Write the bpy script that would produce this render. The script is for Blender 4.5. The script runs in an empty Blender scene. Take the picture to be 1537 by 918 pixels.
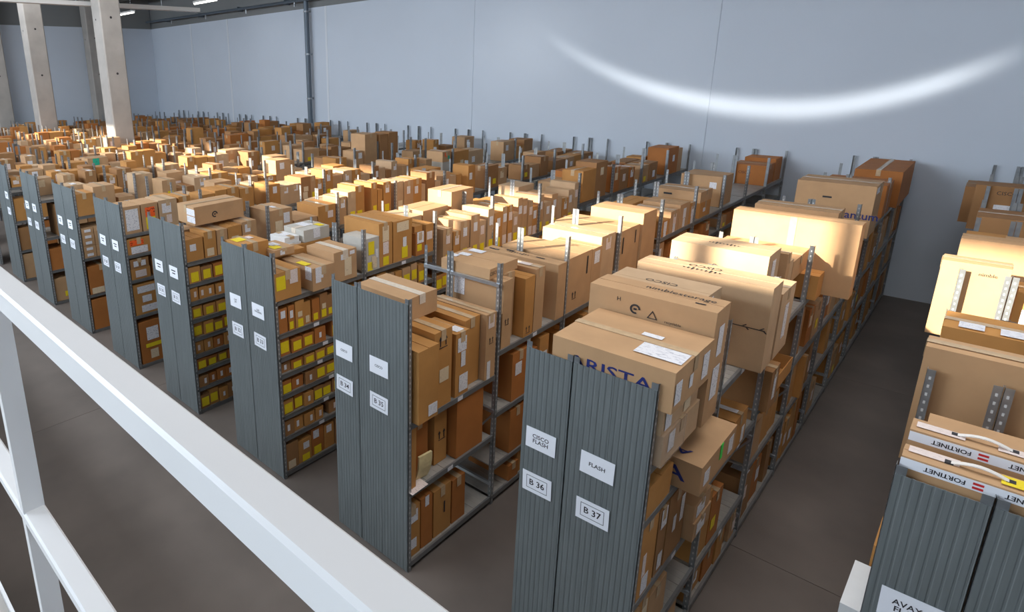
import bpy, math, random
import numpy as np
from mathutils import Matrix, Vector
R = random.Random(7)
S = bpy.context.scene
COL = S.collection

# ------------------------------------------------------------------ camera
CAM = Vector((3.44423, -3.20694, 4.17379))
YAW, PIT, ROL = math.radians(-46.79929), math.radians(15.28296), math.radians(-1.15108)
F_PX, CX_PX, CY_PX = 916.616, 538.119, 355.045
fwd = Vector((math.sin(YAW)*math.cos(PIT), math.cos(YAW)*math.cos(PIT), -math.sin(PIT)))
rt0 = Vector((math.cos(YAW), -math.sin(YAW), 0)); up0 = rt0.cross(fwd)
RT = math.cos(ROL)*rt0 + math.sin(ROL)*up0; UP = -math.sin(ROL)*rt0 + math.cos(ROL)*up0
cd = bpy.data.cameras.new('camera'); cam = bpy.data.objects.new('camera', cd); COL.objects.link(cam)
cam.matrix_world = Matrix(((RT.x, UP.x, -fwd.x, CAM.x), (RT.y, UP.y, -fwd.y, CAM.y), (RT.z, UP.z, -fwd.z, CAM.z), (0, 0, 0, 1)))
cd.sensor_fit = 'HORIZONTAL'; cd.sensor_width = 36; cd.lens = F_PX/1537*36
cd.shift_x = (768.5-CX_PX)/1537; cd.shift_y = (CY_PX-459)/1537
cd.clip_start = .05; cd.clip_end = 200
S.camera = cam

# ------------------------------------------------------------------ world, sun, large lights, exposure
S.view_settings.view_transform = 'Standard'; S.view_settings.look = 'None'
S.view_settings.gamma = 1; S.view_settings.use_curve_mapping = False
S.view_settings.exposure = 0.0
S.cycles.use_denoising = True
S.cycles.max_bounces = 8; S.cycles.diffuse_bounces = 5
S.cycles.sample_clamp_indirect = 8
w = bpy.data.worlds.new('sky'); S.world = w; w.use_nodes = True
w.node_tree.nodes['Background'].inputs[0].default_value = (.55, .72, 1, 1)
w.node_tree.nodes['Background'].inputs[1].default_value = 1.0

def light(name, kind, loc, energy, color, size=None, rot=None, direction=None):
    l = bpy.data.lights.new(name, kind); l.energy = energy; l.color = color
    o = bpy.data.objects.new(name, l); COL.objects.link(o); o.location = loc
    if kind == 'AREA' and size: l.shape = 'RECTANGLE'; l.size, l.size_y = size
    if direction: o.rotation_euler = Vector(direction).to_track_quat('-Z', 'Y').to_euler()
    if rot: o.rotation_euler = rot
    return o
SUN = Vector((1.3, 2.36, -1.0))
so = light('sun', 'SUN', (-8, -20, 15), 17, (1, .91, .76), direction=SUN); so.data.angle = math.radians(.9)
# daylight of the clerestory strip and of unseen windows assumed behind the mezzanine
light('clerestory_daylight', 'AREA', (-13.5, -6.35, 6.7), 1600, (.79, .88, 1), (24, 1.1), direction=(0, 1, -.28))
light('mezzanine_window_daylight', 'AREA', (-7, -6.3, 4.6), 330, (.74, .86, 1), (12, 1.6), direction=(0, 1, -.1))
light('rail_fill_light', 'AREA', (2.2, -6.3, 4.6), 70, (.74, .86, 1), (4, 1.6), direction=(0, 1, -.1))  # added area light behind the camera, brightens the rail's near face
# added fill: area lights under the closed ceiling, which has no roof openings
for rx in (-20, -12.5, -5, 2.5):
    light('overhead_fill', 'AREA', (rx if rx < 0 else 3.0, 2.6 if rx < 0 else 1.8, 7.45), 240 if rx > 0 else 130, (.97, .97, 1), (3.4, 4), direction=(0, 0, -1))

light('overhead_fill', 'AREA', (-.5, -3.2, 7.45), 80, (.97, .97, 1), (6, 2), direction=(0, 0, -1))  # added overhead fill that brightens the top of the rail

# stand-in for sunlight reflected off something curved and unseen: an added lamp whose beam is a curved streak
def streak():
    o = light('reflected_sunlight', 'SPOT', (-.3, -4.6, 4.3), 8000, (1, .98, .95)); l = o.data
    l.spot_size = math.radians(70); l.spot_blend = .05; l.shadow_soft_size = .02
    o.rotation_euler = (math.pi/2, 0, 0)
    l.use_nodes = True; nt = l.node_tree; n = nt.nodes; k = nt.links
    em = n['Emission']
    D = 10.95+4.6
    tc = n.new('ShaderNodeTexCoord'); sp = n.new('ShaderNodeSeparateXYZ'); k.new(tc.outputs['Normal'], sp.inputs[0])
    def m(op, a, b=None, c=None):
        x = n.new('ShaderNodeMath'); x.operation = op
        for i, v in enumerate((a, b, c)):
            if v is None: continue
            if isinstance(v, (int, float)): x.inputs[i].default_value = v
            else: k.new(v, x.inputs[i])
        return x.outputs[0]
    az = m('ABSOLUTE', sp.outputs[2])
    X = m('MULTIPLY_ADD', m('DIVIDE', sp.outputs[0], az), D, -.3)
    Z = m('MULTIPLY_ADD', m('DIVIDE', sp.outputs[1], az), D, 4.3)
    dx = m('SUBTRACT', X, .25)
    kk = m('MULTIPLY_ADD', m('GREATER_THAN', dx, 0), .034, .064)
    zc = m('MULTIPLY_ADD', m('MULTIPLY', dx, dx), kk, 3.28)
    # crisp lower edge, fading upward; streak splits and fades at both ends
    t = m('SUBTRACT', Z, zc)
    wid = m('MULTIPLY_ADD', m('ABSOLUTE', dx), -.010, .20)
    g = m('EXPONENT', m('MULTIPLY', m('POWER', m('ABSOLUTE', m('DIVIDE', t, wid)), 2.2), -1))
    endl = m('SMOOTH_MIN', m('MULTIPLY', m('ADD', X, 4.9), .33), 1, .2)
    endr = m('SMOOTH_MIN', m('MULTIPLY', m('SUBTRACT', 3.45, X), 1.1), 1, .3)
    e = m('MAXIMUM', m('MULTIPLY', m('MAXIMUM', endl, 0), m('MAXIMUM', endr, 0)), 0)
    # broad pale glow around the left end
    gl = m('EXPONENT', m('MULTIPLY', m('ADD', m('MULTIPLY', m('POWER', m('ADD', X, 5.3), 2), .55), m('MULTIPLY', m('POWER', m('SUBTRACT', Z, 4.6), 2), .9)), -1))
    tot = m('ADD', m('MULTIPLY', g, e), m('MULTIPLY', gl, .16))
    k.new(tot, em.inputs['Strength'])
streak()

# ------------------------------------------------------------------ materials
def mat(name, col, rough=.7, metal=0, noise=.0, nscale=8, bump=0, bscale=60, coords='Object', stretch=None, spec=.4):
    m = bpy.data.materials.new(name); m.use_nodes = True; nt = m.node_tree; b = nt.nodes['Principled BSDF']
    b.inputs['Roughness'].default_value = rough; b.inputs['Metallic'].default_value = metal
    b.inputs['Specular IOR Level'].default_value = spec
    c = (*col, 1); b.inputs['Base Color'].default_value = c
    tc = nt.nodes.new('ShaderNodeTexCoord'); src = tc.outputs[coords]
    if stretch:
        mp = nt.nodes.new('ShaderNodeMapping'); mp.inputs['Scale'].default_value = stretch
        nt.links.new(src, mp.inputs[0]); src = mp.outputs[0]
    if noise:
        t = nt.nodes.new('ShaderNodeTexNoise'); t.inputs['Scale'].default_value = nscale; t.inputs['Detail'].default_value = 4
        nt.links.new(src, t.inputs[0])
        r = nt.nodes.new('ShaderNodeValToRGB')
        r.color_ramp.elements[0].position = .3; r.color_ramp.elements[1].position = .7
        r.color_ramp.elements[0].color = tuple(v*(1-noise) for v in col)+(1,)
        r.color_ramp.elements[1].color = tuple(min(1, v*(1+noise)) for v in col)+(1,)
        nt.links.new(t.outputs[0], r.inputs[0]); nt.links.new(r.outputs[0], b.inputs['Base Color'])
    if bump:
        t2 = nt.nodes.new('ShaderNodeTexNoise'); t2.inputs['Scale'].default_value = bscale; nt.links.new(src, t2.inputs[0])
        bp = nt.nodes.new('ShaderNodeBump'); bp.inputs['Strength'].default_value = bump; bp.inputs['Distance'].default_value = .01
        nt.links.new(t2.outputs[0], bp.inputs['Height']); nt.links.new(bp.outputs[0], b.inputs['Normal'])
    return m
KR = [mat('kraft_%s' % n, c, .72, 0, .07, 5, .05, 40) for n, c in (
    ('tan', (.50, .300, .150)), ('ochre', (.50, .238, .066)), ('brown', (.34, .170, .065)),
    ('pale', (.53, .355, .205)), ('russet', (.43, .155, .035)))]
WHITEBOX = mat('white_board', (.72, .72, .70), .6, 0, .05, 6)
GREYBOX = mat('grey_board', (.50, .47, .41), .7, 0, .06, 6)
TAPE = mat('packing_tape', (.56, .40, .24), .25, 0, .08, 30, spec=.5)
CLEARTAPE = mat('pale_tape', (.70, .60, .48), .3, 0, .1, 40)
GREENTAPE = mat('green_tape', (.06, .85, .10), .35)
INK = mat('printing_ink', (.03, .028, .03), .6)
BLUEINK = mat('navy_ink', (.02, .03, .16), .5)
REDINK = mat('red_ink', (.6, .03, .03), .5)
PAPER = mat('sign_paper', (.86, .87, .90), .6)
def label_mat(name, col, ink, sc, thr):
    """paper with rows of fine print: flat print, procedural"""
    m = bpy.data.materials.new(name); m.use_nodes = True; nt = m.node_tree; b = nt.nodes['Principled BSDF']
    b.inputs['Roughness'].default_value = .5
    tc = nt.nodes.new('ShaderNodeTexCoord'); oi = nt.nodes.new('ShaderNodeObjectInfo')
    mp = nt.nodes.new('ShaderNodeMapping'); mp.inputs['Scale'].default_value = sc
    nt.links.new(tc.outputs['Generated'], mp.inputs[0])
    va = nt.nodes.new('ShaderNodeVectorMath'); va.operation = 'ADD'
    nt.links.new(mp.outputs[0], va.inputs[0])
    vm = nt.nodes.new('ShaderNodeVectorMath'); vm.operation = 'SCALE'; vm.inputs[0].default_value = (31, 17, 23)
    nt.links.new(oi.outputs['Random'], vm.inputs['Scale']); nt.links.new(vm.outputs[0], va.inputs[1])
    no = nt.nodes.new('ShaderNodeTexNoise'); no.inputs['Scale'].default_value = 1; no.inputs['Detail'].default_value = 2
    nt.links.new(va.outputs[0], no.inputs[0])
    r = nt.nodes.new('ShaderNodeValToRGB'); r.color_ramp.interpolation = 'CONSTANT'
    r.color_ramp.elements[0].color = (*col, 1); r.color_ramp.elements[1].color = (*ink, 1); r.color_ramp.elements[1].position = thr
    nt.links.new(no.outputs[0], r.inputs[0]); nt.links.new(r.outputs[0], b.inputs['Base Color'])
    return m
LABM = {}
for key, nm, col, ink, sx_, sy_, thr in (('W', 'white_label', (.80, .79, .80), (.45, .45, .49), 7, 26, .60), ('P', 'pale_label', (.78, .66, .60), (.55, .45, .41), 6, 22, .61),
        ('Y', 'yellow_label', (.86, .66, .015), (.70, .52, .02), 6, 14, .65), ('C', 'cream_label', (.74, .60, .40), (.58, .45, .30), 6, 20, .62),
        ('O', 'orange_label', (.95, .13, .02), (.25, .02, .01), 3, 5, .62), ('G', 'green_label', (.02, .42, .26), (.01, .2, .12), 4, 4, .66)):
    for face, sc in (('x', (1, sx_, sy_)), ('y', (sx_, 1, sy_)), ('z', (sx_, sy_, 1))): LABM[key, face] = label_mat(nm, col, ink, sc, thr)
LAB_W = LABM['W', 'y']; LAB_P = LABM['P', 'z']
PANEL = mat('galvanised_panel', (.215, .237, .234), .45, .35, .10, 3, .04, 8, stretch=(14, 14, .8))
STEEL = mat('galvanised_steel', (.34, .36, .37), .38, .7, .15, 14)
DECK = mat('shelf_steel', (.42, .40, .36), .5, .35, .14, 6)
BEAM = mat('shelf_edge_steel', (.25, .255, .25), .45, .55, .1, 9)
BRIGHT = mat('zinc_beam', (.55, .60, .64), .3, .75, .1, 12)
HOLE = mat('bright_punched_hole', (.62, .62, .60), .6)  # pale dots painted for bright boxes and light showing through the holes
DKHOLE = mat('dark_hole', (.03, .03, .03), .8)
RAIL = mat('white_paint', (.82, .815, .80), .35, 0, .03, 3)
CONC = mat('concrete', (.42, .39, .35), .85, 0, .10, 2.2, .12, 18)
FLOOR = mat('polished_concrete', (.165, .137, .116), .5, 0, .22, .9, .03, 30, spec=.35)
WALLM = mat('painted_wall', (.62, .68, .75), .65, 0, .025, .5)
WALLU = mat('shaded_upper_cladding', (.22, .225, .22), .7, 0, .05, .6)  # dark cladding tone that also holds the shade high on the wall
TRIMM = mat('wall_joint_trim', (.72, .76, .80), .5)
CEIL = mat('ceiling_sheet', (.10, .095, .085), .8, 0, .1, 2)
PIPE = mat('drain_pipe', (.13, .16, .19), .45, .3)
DUCT = mat('white_duct', (.72, .70, .66), .4)
LAMP = bpy.data.materials.new('tube_light'); LAMP.use_nodes = True
LAMP.node_tree.nodes['Principled BSDF'].inputs['Emission Color'].default_value = (1, .97, .9, 1)
LAMP.node_tree.nodes['Principled BSDF'].inputs['Emission Strength'].default_value = 5
WRAP = bpy.data.materials.new('plastic_wrap'); WRAP.use_nodes = True
b = WRAP.node_tree.nodes['Principled BSDF']; b.inputs['Base Color'].default_value = (.75, .62, .5, 1); b.inputs['Roughness'].default_value = .12; b.inputs['Alpha'].default_value = .2
ENV = mat('padded_envelope', (.72, .58, .30), .5, 0, .08, 12, .2, 25)

# ------------------------------------------------------------------ mesh helpers
def mesh(name, V, Fs, ms, fm=None):
    me = bpy.data.meshes.new(name); me.from_pydata(V, [], Fs)
    for m in (ms if isinstance(ms, (list, tuple)) else [ms]): me.materials.append(m)
    if fm: me.polygons.foreach_set('material_index', fm)
    me.update(); return me
BF = [(0, 3, 2, 1), (4, 5, 6, 7), (0, 1, 5, 4), (1, 2, 6, 5), (2, 3, 7, 6), (3, 0, 4, 7)]
def bv(x0, x1, y0, y1, z0, z1):
    return [(x0, y0, z0), (x1, y0, z0), (x1, y1, z0), (x0, y1, z0), (x0, y0, z1), (x1, y0, z1), (x1, y1, z1), (x0, y1, z1)]
class MB:
    def __init__(s): s.V = []; s.F = []; s.M = []
    def add(s, V, Fs, m=0):
        n = len(s.V); s.V += [tuple(v) for v in V]; s.F += [tuple(n+i for i in f) for f in Fs]; s.M += [m]*len(Fs); return s
    def box(s, x0, x1, y0, y1, z0, z1, m=0): return s.add(bv(x0, x1, y0, y1, z0, z1), BF, m)
    def tube(s, p, q, r, n=10, m=0):
        p, q = Vector(p), Vector(q); d = (q-p).normalized(); a = d.orthogonal().normalized(); c = d.cross(a)
        V = [tuple(e+r*(math.cos(2*math.pi*i/n)*a+math.sin(2*math.pi*i/n)*c)) for e in (p, q) for i in range(n)]
        Fs = [(i, (i+1) % n, n+(i+1) % n, n+i) for i in range(n)]+[tuple(range(n-1, -1, -1)), tuple(range(n, 2*n))]
        return s.add(V, Fs, m)
    def mesh(s, name, ms): return mesh(name, s.V, s.F, ms, s.M)
def obj(name, me, parent=None, loc=(0, 0, 0), rz=0, scale=None):
    o = bpy.data.objects.new(name, me); COL.objects.link(o); o.location = loc
    if rz: o.rotation_euler = (0, 0, rz)
    if scale: o.scale = scale
    if parent is not None: o.parent = parent
    return o
def tag(o, label, cat, group=None):
    o['label'] = label; o['category'] = cat
    if group: o['group'] = group
    return o
def struct(o): o['kind'] = 'structure'; return o
_tc = {}
def text_mesh(txt, m, bold=0.0):
    """flat lettering, 1 unit cap height, centred, in the xz plane facing -y"""
    key = (txt, m.name, bold)
    if key in _tc: return _tc[key]
    cu = bpy.data.curves.new('t', 'FONT'); cu.body = txt; cu.size = 1.38; cu.offset = bold; cu.resolution_u = 2
    cu.align_x = 'CENTER'; cu.align_y = 'CENTER'; cu.space_line = .9
    o = bpy.data.objects.new('t', cu); COL.objects.link(o)
    me = bpy.data.meshes.new_from_object(o); bpy.data.objects.remove(o); bpy.data.curves.remove(cu)
    for v in me.vertices: v.co = (v.co.x, -v.co.z, v.co.y)
    me.materials.clear(); me.materials.append(m); me.name = 'lettering'; _tc[key] = me; return me

# ------------------------------------------------------------------ setting
WALL_Y, WALL_X, FRONT_Y, RIGHT_X, CEIL_Z = 10.98, -26.0, -6.5, 6.5, 7.6
fl = struct(obj('floor', MB().box(WALL_X-.3, RIGHT_X+.3, FRONT_Y-.3, WALL_Y+.3, -.2, -.02).mesh('floor', FLOOR)))
sl = MB().box(0, 5.494, 0, 4.394, -.02, 0).mesh('slab', FLOOR)
for i in range(6):
    for j in range(4): obj('floor_slab', sl, fl, (WALL_X-.05+i*5.5, FRONT_Y+j*4.4, 0))
wb = struct(obj('wall_back', MB().box(WALL_X-.3, RIGHT_X+.3, WALL_Y, WALL_Y+.3, -.2, 6.25).mesh('wall_back', WALLM)))
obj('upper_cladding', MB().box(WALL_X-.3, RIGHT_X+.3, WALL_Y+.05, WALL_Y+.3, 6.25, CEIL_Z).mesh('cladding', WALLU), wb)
for x in (-22.2, -19.2, -13.05, -7.0, -1.0, 5.0):
    obj('joint_trim', MB().box(x-.05, x+.05, WALL_Y-.012, WALL_Y+.01, 0, 6.25).mesh('trim', TRIMM if x < -12 else WALLM), wb)
wl = struct(obj('wall_left', MB().box(WALL_X-.3, WALL_X, FRONT_Y, WALL_Y, -.2, 6.25).mesh('wall_left', WALLM)))
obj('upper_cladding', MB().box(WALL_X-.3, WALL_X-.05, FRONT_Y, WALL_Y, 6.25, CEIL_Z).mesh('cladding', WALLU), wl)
struct(obj('wall_right', MB().box(RIGHT_X, RIGHT_X+.3, FRONT_Y, WALL_Y, -.2, CEIL_Z).mesh('wall_right', WALLM)))
# wall behind the mezzanine with a clerestory opening (z 6.15 - 7.2) divided by mullions
mb = MB().box(WALL_X-.3, RIGHT_X+.3, FRONT_Y-.3, FRONT_Y, -.2, 6.12).box(-1.5, RIGHT_X+.3, FRONT_Y-.3, FRONT_Y, 6.12, 7.28).box(WALL_X-.3, RIGHT_X+.3, FRONT_Y-.3, FRONT_Y, 7.28, CEIL_Z)
for x in [WALL_X+i*3.25 for i in range(8)]: mb.box(x-.06, x+.06, FRONT_Y-.25, FRONT_Y-.05, 6.12, 7.28)
struct(obj('wall_front', mb.mesh('wall_front', WALLM)))
cl = struct(obj('ceiling', MB().box(WALL_X-.3, RIGHT_X+.3, FRONT_Y-.3, WALL_Y+.3, CEIL_Z, CEIL_Z+.2).mesh('ceiling', CEIL)))
for j in range(7): obj('purlin', MB().box(WALL_X, RIGHT_X, -.06, .06, 7.35, CEIL_Z).mesh('purlin', CEIL), cl, (0, -5+j*2.4, 0))

# concrete columns
def column(x, y, lab):
    s = .30; c = .03
    ring = [(-s+c, -s), (s-c, -s), (s, -s+c), (s, s-c), (s-c, s), (-s+c, s), (-s, s-c), (-s, -s+c)]
    V = [(a, b_, z) for z in (0, 7.6) for a, b_ in ring]; n = 8
    m_ = mesh('column', V, [(i, (i+1) % n, n+(i+1) % n, n+i) for i in range(n)]+[tuple(range(n, 2*n))], CONC)
    o = obj('concrete_column', m_, None, (x, y, 0)); tag(o, lab, 'column', 'concrete columns')
    for z in (4.2, 5.75):
        obj('form_tie_hole', MB().tube((s-.004, 0, z), (s+.003, 0, z), .035, 8).mesh('hole', DKHOLE), o)
    obj('form_tie_hole', MB().tube((-.05, -s+.004, 5.7), (-.05, -s-.003, 5.7), .028, 8).mesh('hole', DKHOLE), o)
column(-15.1, 4.4, 'grey concrete column with a sunlit foot, nearest and tallest of the four')
column(-20.75, 4.05, 'grey concrete column left of the sunlit one, second nearest')
column(-25.6, 7.95, 'pale concrete column against the left wall just behind the sunlit column')
column(-25.4, 3.85, 'grey concrete column cut off by the left picture edge')

# drain pipe, wall pipe, long duct, tube lights
dp = MB().tube((-13.85, WALL_Y-.19, 0), (-13.85, WALL_Y-.19, 7.5), .085, 14)
dpo = tag(obj('drain_pipe', dp.mesh('pipe', PIPE)), 'dark grey vertical drain pipe on the back wall', 'pipe')
for z in (3.2, 4.7, 6.1): obj('pipe_clamp', MB().tube((-13.85, WALL_Y-.19, z), (-13.85, WALL_Y-.19, z+.05), .10, 14).box(-13.87, -13.83, WALL_Y-.1, WALL_Y-.002, z, z+.05).mesh('clamp', STEEL), dpo)
hp = tag(obj('sprinkler_pipe', MB().tube((-25.9, WALL_Y-.25, 6.55), (6.4, WALL_Y-.25, 6.42), .05).mesh('pipe', PIPE)), 'thin dark horizontal pipe high along the back wall', 'pipe')
for x in range(-24, 6, 3): obj('pipe_bracket', MB().box(x, x+.04, WALL_Y-.27, WALL_Y, 6.44, 6.60).mesh('bracket', PIPE), hp); obj('sprinkler_head', MB().tube((x+.6, WALL_Y-.25, 6.32), (x+.6, WALL_Y-.25, 6.48), .03, 8).mesh('head', STEEL), hp)
du = tag(obj('cable_tray', MB().box(-.14, .14, 0, 13, 0, .12).mesh('tray', DUCT), None, (-16.2, -5, 6.16)), 'long white cable tray hung below the ceiling behind the column', 'tray')
for j in range(5): obj('hanger_rod', MB().tube((0, .9+j*2.7, .12), (0, .9+j*2.7, 1.4), .012, 6).mesh('rod', STEEL), du)
def tube_light(x, y, z, lab):
    e = bpy.data.objects.new('tube_light', None); COL.objects.link(e); e.location = (x, y, z); tag(e, lab, 'light', 'ceiling tube lights')
    obj('housing', MB().box(-.75, .75, -.05, .05, .02, .08).mesh('housing', DUCT), e)
    obj('tube', MB().tube((-.73, 0, 0), (.73, 0, 0), .03, 8).mesh('tube', LAMP), e)
    for s in (-.5, .5): obj('hanger_rod', MB().tube((s, 0, .08), (s, 0, CEIL_Z-z), .008, 6).mesh('rod', STEEL), e)
tube_light(-21.3, 7.72, 6.47, 'lit white tube light right of the nearest column')
tube_light(-16.2, 8.3, 6.50, 'lit white tube light above the cable tray end')

# white guard rail of the mezzanine in the foreground
RY0, RY1, RZ = CAM.y+.269, CAM.y+.321, CAM.z-.42
def bevel_bar(x0, x1, y0, y1, z0, z1, c=.005):
    ring = [(y0+c, z0), (y1-c, z0), (y1, z0+c), (y1, z1-c), (y1-c, z1), (y0+c, z1), (y0, z1-c), (y0, z0+c)]
    V = [(x, a, b_) for x in (x0, x1) for a, b_ in ring]; n = 8
    return V, [(i, n+i, n+(i+1) % n, (i+1) % n) for i in range(n)]+[tuple(range(n)), tuple(range(2*n-1, n-1, -1))]
gr = bpy.data.objects.new('guard_rail', None); COL.objects.link(gr); gr.location = (0, 0, 0)
tag(gr, 'white painted steel guard rail crossing the lower left foreground', 'railing')
obj('handrail', mesh('handrail', *bevel_bar(-6, 6, RY0, RY1, RZ-.055, RZ), RAIL), gr)
obj('middle_rail', mesh('middle_rail', *bevel_bar(-6, 6, RY0, RY1, RZ-.68, RZ-.648), RAIL), gr)
for i in range(-3, 3): obj('baluster_post', MB().box(1.867+i*1.9, 1.897+i*1.9, RY0+.001, RY1-.001, RZ-1.72, RZ-.05).mesh('post', RAIL), gr)

md = struct(obj('floor_mezzanine', MB().box(WALL_X, RIGHT_X, FRONT_Y, RY1-.001, RZ-1.92, RZ-1.725).mesh('deck', CONC)))
obj('deck_edge', MB().box(WALL_X, RIGHT_X, RY1, RY1+.012, RZ-1.92, RZ-1.70).mesh('edge', RAIL), md)

# ------------------------------------------------------------------ shelving racks
L, H, NB = 1.2133, 2.5, 9
T = .002
def post_mesh(sx, sy):
    """L-section perforated upright, corner at origin, flanges towards sx, sy"""
    m_ = MB()
    f = .038
    xs = sorted((0, sx*f)); ys = sorted((0, sy*f))
    m_.box(xs[0], xs[1], min(0, sy*T), max(0, sy*T), 0, H)
    m_.box(min(0, sx*T), max(0, sx*T), ys[0], ys[1], 0, H)
    for side in (0, 1):
        z = .04
        while z < H-.03:
            if side == 0: m_.box(sx*f/2-.005, sx*f/2+.005, min(-sy*.0006, sy*(T+.0006)), max(-sy*.0006, sy*(T+.0006)), z, z+.018, 1)
            else: m_.box(min(-sx*.0006, sx*(T+.0006)), max(-sx*.0006, sx*(T+.0006)), sy*f/2-.005, sy*f/2+.005, z, z+.018, 1)
            z += .05
    return m_.mesh('post', [STEEL, HOLE])
def post_far(sx, sy):
    f = .04; xs = sorted((0, sx*f)); ys = sorted((0, sy*f))
    return MB().box(xs[0], xs[1], min(0, sy*T), max(0, sy*T), 0, H).box(min(0, sx*T), max(0, sx*T), ys[0], ys[1], 0, H).mesh('post', STEEL)
PM = {(a, b_): post_mesh(a, b_) for a in (-1, 1) for b_ in (-1, 1)}
PF = {(a, b_): post_far(a, b_) for a in (-1, 1) for b_ in (-1, 1)}
def rib_panel(w, h):
    """ribbed sheet in xz, front at y=0 going back"""
    n = max(6, round(w/.034)); V = []; p = w/n; prof = []
    for i in range(n): prof += [(i*p, .0), (i*p+p*.62, 0), (i*p+p*.72, .0025), (i*p+p*.9, .0025)]
    prof += [(w, 0)]
    k = len(prof)
    V = [(x, y, z) for z in (0, h) for x, y in prof]+[(x, y+.004, z) for z in (0, h) for x, y in prof]
    Fs = []
    for i in range(k-1):
        Fs += [(i, i+1, k+i+1, k+i), (2*k+i+1, 2*k+i, 3*k+i, 3*k+i+1), (k+i, k+i+1, 3*k+i+1, 3*k+i)]
    return mesh('panel', V, Fs, PANEL)
def ribbed_deck(w):
    m_ = MB()
    m_.box(.0, w, .02, L-.02, -.012, 0, 0)
    for e in (0, w-.018): m_.box(e, e+.018, .01, L-.01, -.045, .004, 1)
    return m_.mesh('shelf', [DECK, BEAM])
def shelf_frame(w):
    m_ = MB()
    for e in (0, w-.02): m_.box(e, e+.02, .01, L-.01, -.045, .003, 0).box(e+.004, e+.016, .01, L-.01, .003, .0045, 0)
    return m_.mesh('shelf_beams', BEAM)
def deck_panel(w, p):
    m_ = MB()
    m_.box(.02, w-.02, .002, p-.002, -.012, 0)
    for q in (.3, .62): m_.box(.02, w-.02, p*q, p*q+.006, 0, .0015)
    return m_.mesh('shelf_panel', DECK)
SIGN_P = MB().box(-.105, .105, -.001, 0, -.074, .074).mesh('sign', PAPER)
FRAME_P = MB().box(-.075, .075, -.0016, -.001, .044, .047).box(-.075, .075, -.0016, -.001, -.047, -.044).box(-.075, -.072, -.0016, -.001, -.044, .044).box(.072, .075, -.0016, -.001, -.044, .044)
SCRIPT_P = MB().box(-.055, .05, -.0018, -.001, .012, .026).box(-.035, .04, -.0018, -.001, -.022, -.008).mesh('worn_lettering', INK)
def sign(root, x, z, txt, size, frame=False, rot=0):
    s = obj('paper_sign', SIGN_P, root, (x, -.012, z)); s.rotation_euler = (0, rot, 0)
    if frame: obj('sign_border', FRAME_P.mesh('border', INK), s)
    n = txt.count('\n')+1
    if txt == '=': obj('sign_text', SCRIPT_P, s); return s
    t = obj('sign_text', text_mesh(txt, INK, .02), s, (0, -.0018, 0), scale=(size, 1, size))
    return s
TAGM = MB().box(-.035, .035, -.001, .001, -.018, .018).mesh('tag', LAB_W)
RACKS = {}
def rack(code, xl, xr, decks, label, near=0, panels=1, seam=None, signs=None, detail_bays=0, y0=0, nb=NB, signx=None, lefttag=False):
    """decks: function bay -> list of deck heights. near: number of bays with perforated posts and slatted decks"""
    w = xr-xl
    e = bpy.data.objects.new('shelving_rack', None); COL.objects.link(e); e.location = (xl, y0, 0)
    tag(e, label, 'shelving', 'shelving racks standing in rows')
    RACKS[code] = (xl, xr, decks)
    if panels:
        h = 2.45; parts = [(0.004, w-.004)] if panels == 1 else [(.004, seam), (seam+.002, w-.004)]
        for i, (a, b_) in enumerate(parts): obj('end_panel', rib_panel(b_-a, h), e, (a, -.006, .01))
    bm_ = MB().box(.004, w-.004, -.014, .014, 0, .03).mesh('brace', BRIGHT)
    dm_ = MB().add([(.006, -.003, .25), (.006, .003, .25), (w-.006, .003, 1.0), (w-.006, -.003, 1.0), (.006, -.003, .28), (.006, .003, .28), (w-.006, .003, 1.03), (w-.006, -.003, 1.03)], BF).mesh('brace', BRIGHT)
    for k in range(nb+1):
        y = k*L; sy = 1 if k < nb else -1
        P_ = PM if k <= near else PF
        obj('post', P_[(-1, sy)], e, (w, y, 0)); obj('post', P_[(1, sy)], e, (0, y, 0))
        if k and near:
            for z in (.22, 1.02, 1.80)+((2.28,) if (code, k) in (('B35', 1), ('B34', 1), ('B37', 6)) else ()): obj('frame_brace', bm_, e, (0, y, z))
            if k < 4: obj('diagonal_brace', dm_, e, (0, y, 0))
    rd = ribbed_deck(w); sf = shelf_frame(w); np_ = 5; dpm = deck_panel(w, (L-.04)/np_)
    for k in range(nb):
        for z in decks(k):
            if k < detail_bays:
                s = obj('shelf', sf, e, (0, k*L, z))
                for i in range(np_): obj('shelf_panel', dpm, s, (0, .02+i*(L-.04)/np_, 0))
            else: s = obj('shelf', rd, e, (0, k*L, z))
            if k < 2 and near and z > .3:
                t = obj('shelf_tag', TAGM, s, (w+.002, .5+.25*R.random(), -.02)); t.rotation_euler = (0, 0, math.pi/2)
    if signs:
        sx = signx if signx is not None else w*.45
        sign(e, sx, 1.84, signs[0], signs[2] if len(signs) > 2 else .024, rot=R.uniform(-.02, .02))
        sign(e, sx+R.uniform(-.008, .008), 1.511, signs[1], .044, True, rot=R.uniform(-.03, .03))
    return e
def const(*z): return lambda k: list(z)
def by_bay(first, second, rest): return lambda k: list(first if k == 0 else second if k == 1 else rest)
d37 = by_bay((.08, .48, .98, 1.58, 1.96), (.08, .45, 1.2, 1.96), (.08, .72, 1.28, 1.94))
d35 = lambda k: [.09, .78, 1.42] if k == 0 else [.09, .42, 1.0, 1.64] if k < 4 else [.09, .9, 1.62, 1.97]
d33 = lambda k: [.07, .48, .73, .97, 1.2, 1.39, 1.64, 2.0] if k < 2 else [1.15, 1.45, 1.98 if k > 4 else 1.74]
d31 = lambda k: [.05, .35, .59, .8, 1.03, 1.27, 1.5, 1.73, 2.0] if k < 2 else [1.5, 2.0]
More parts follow.
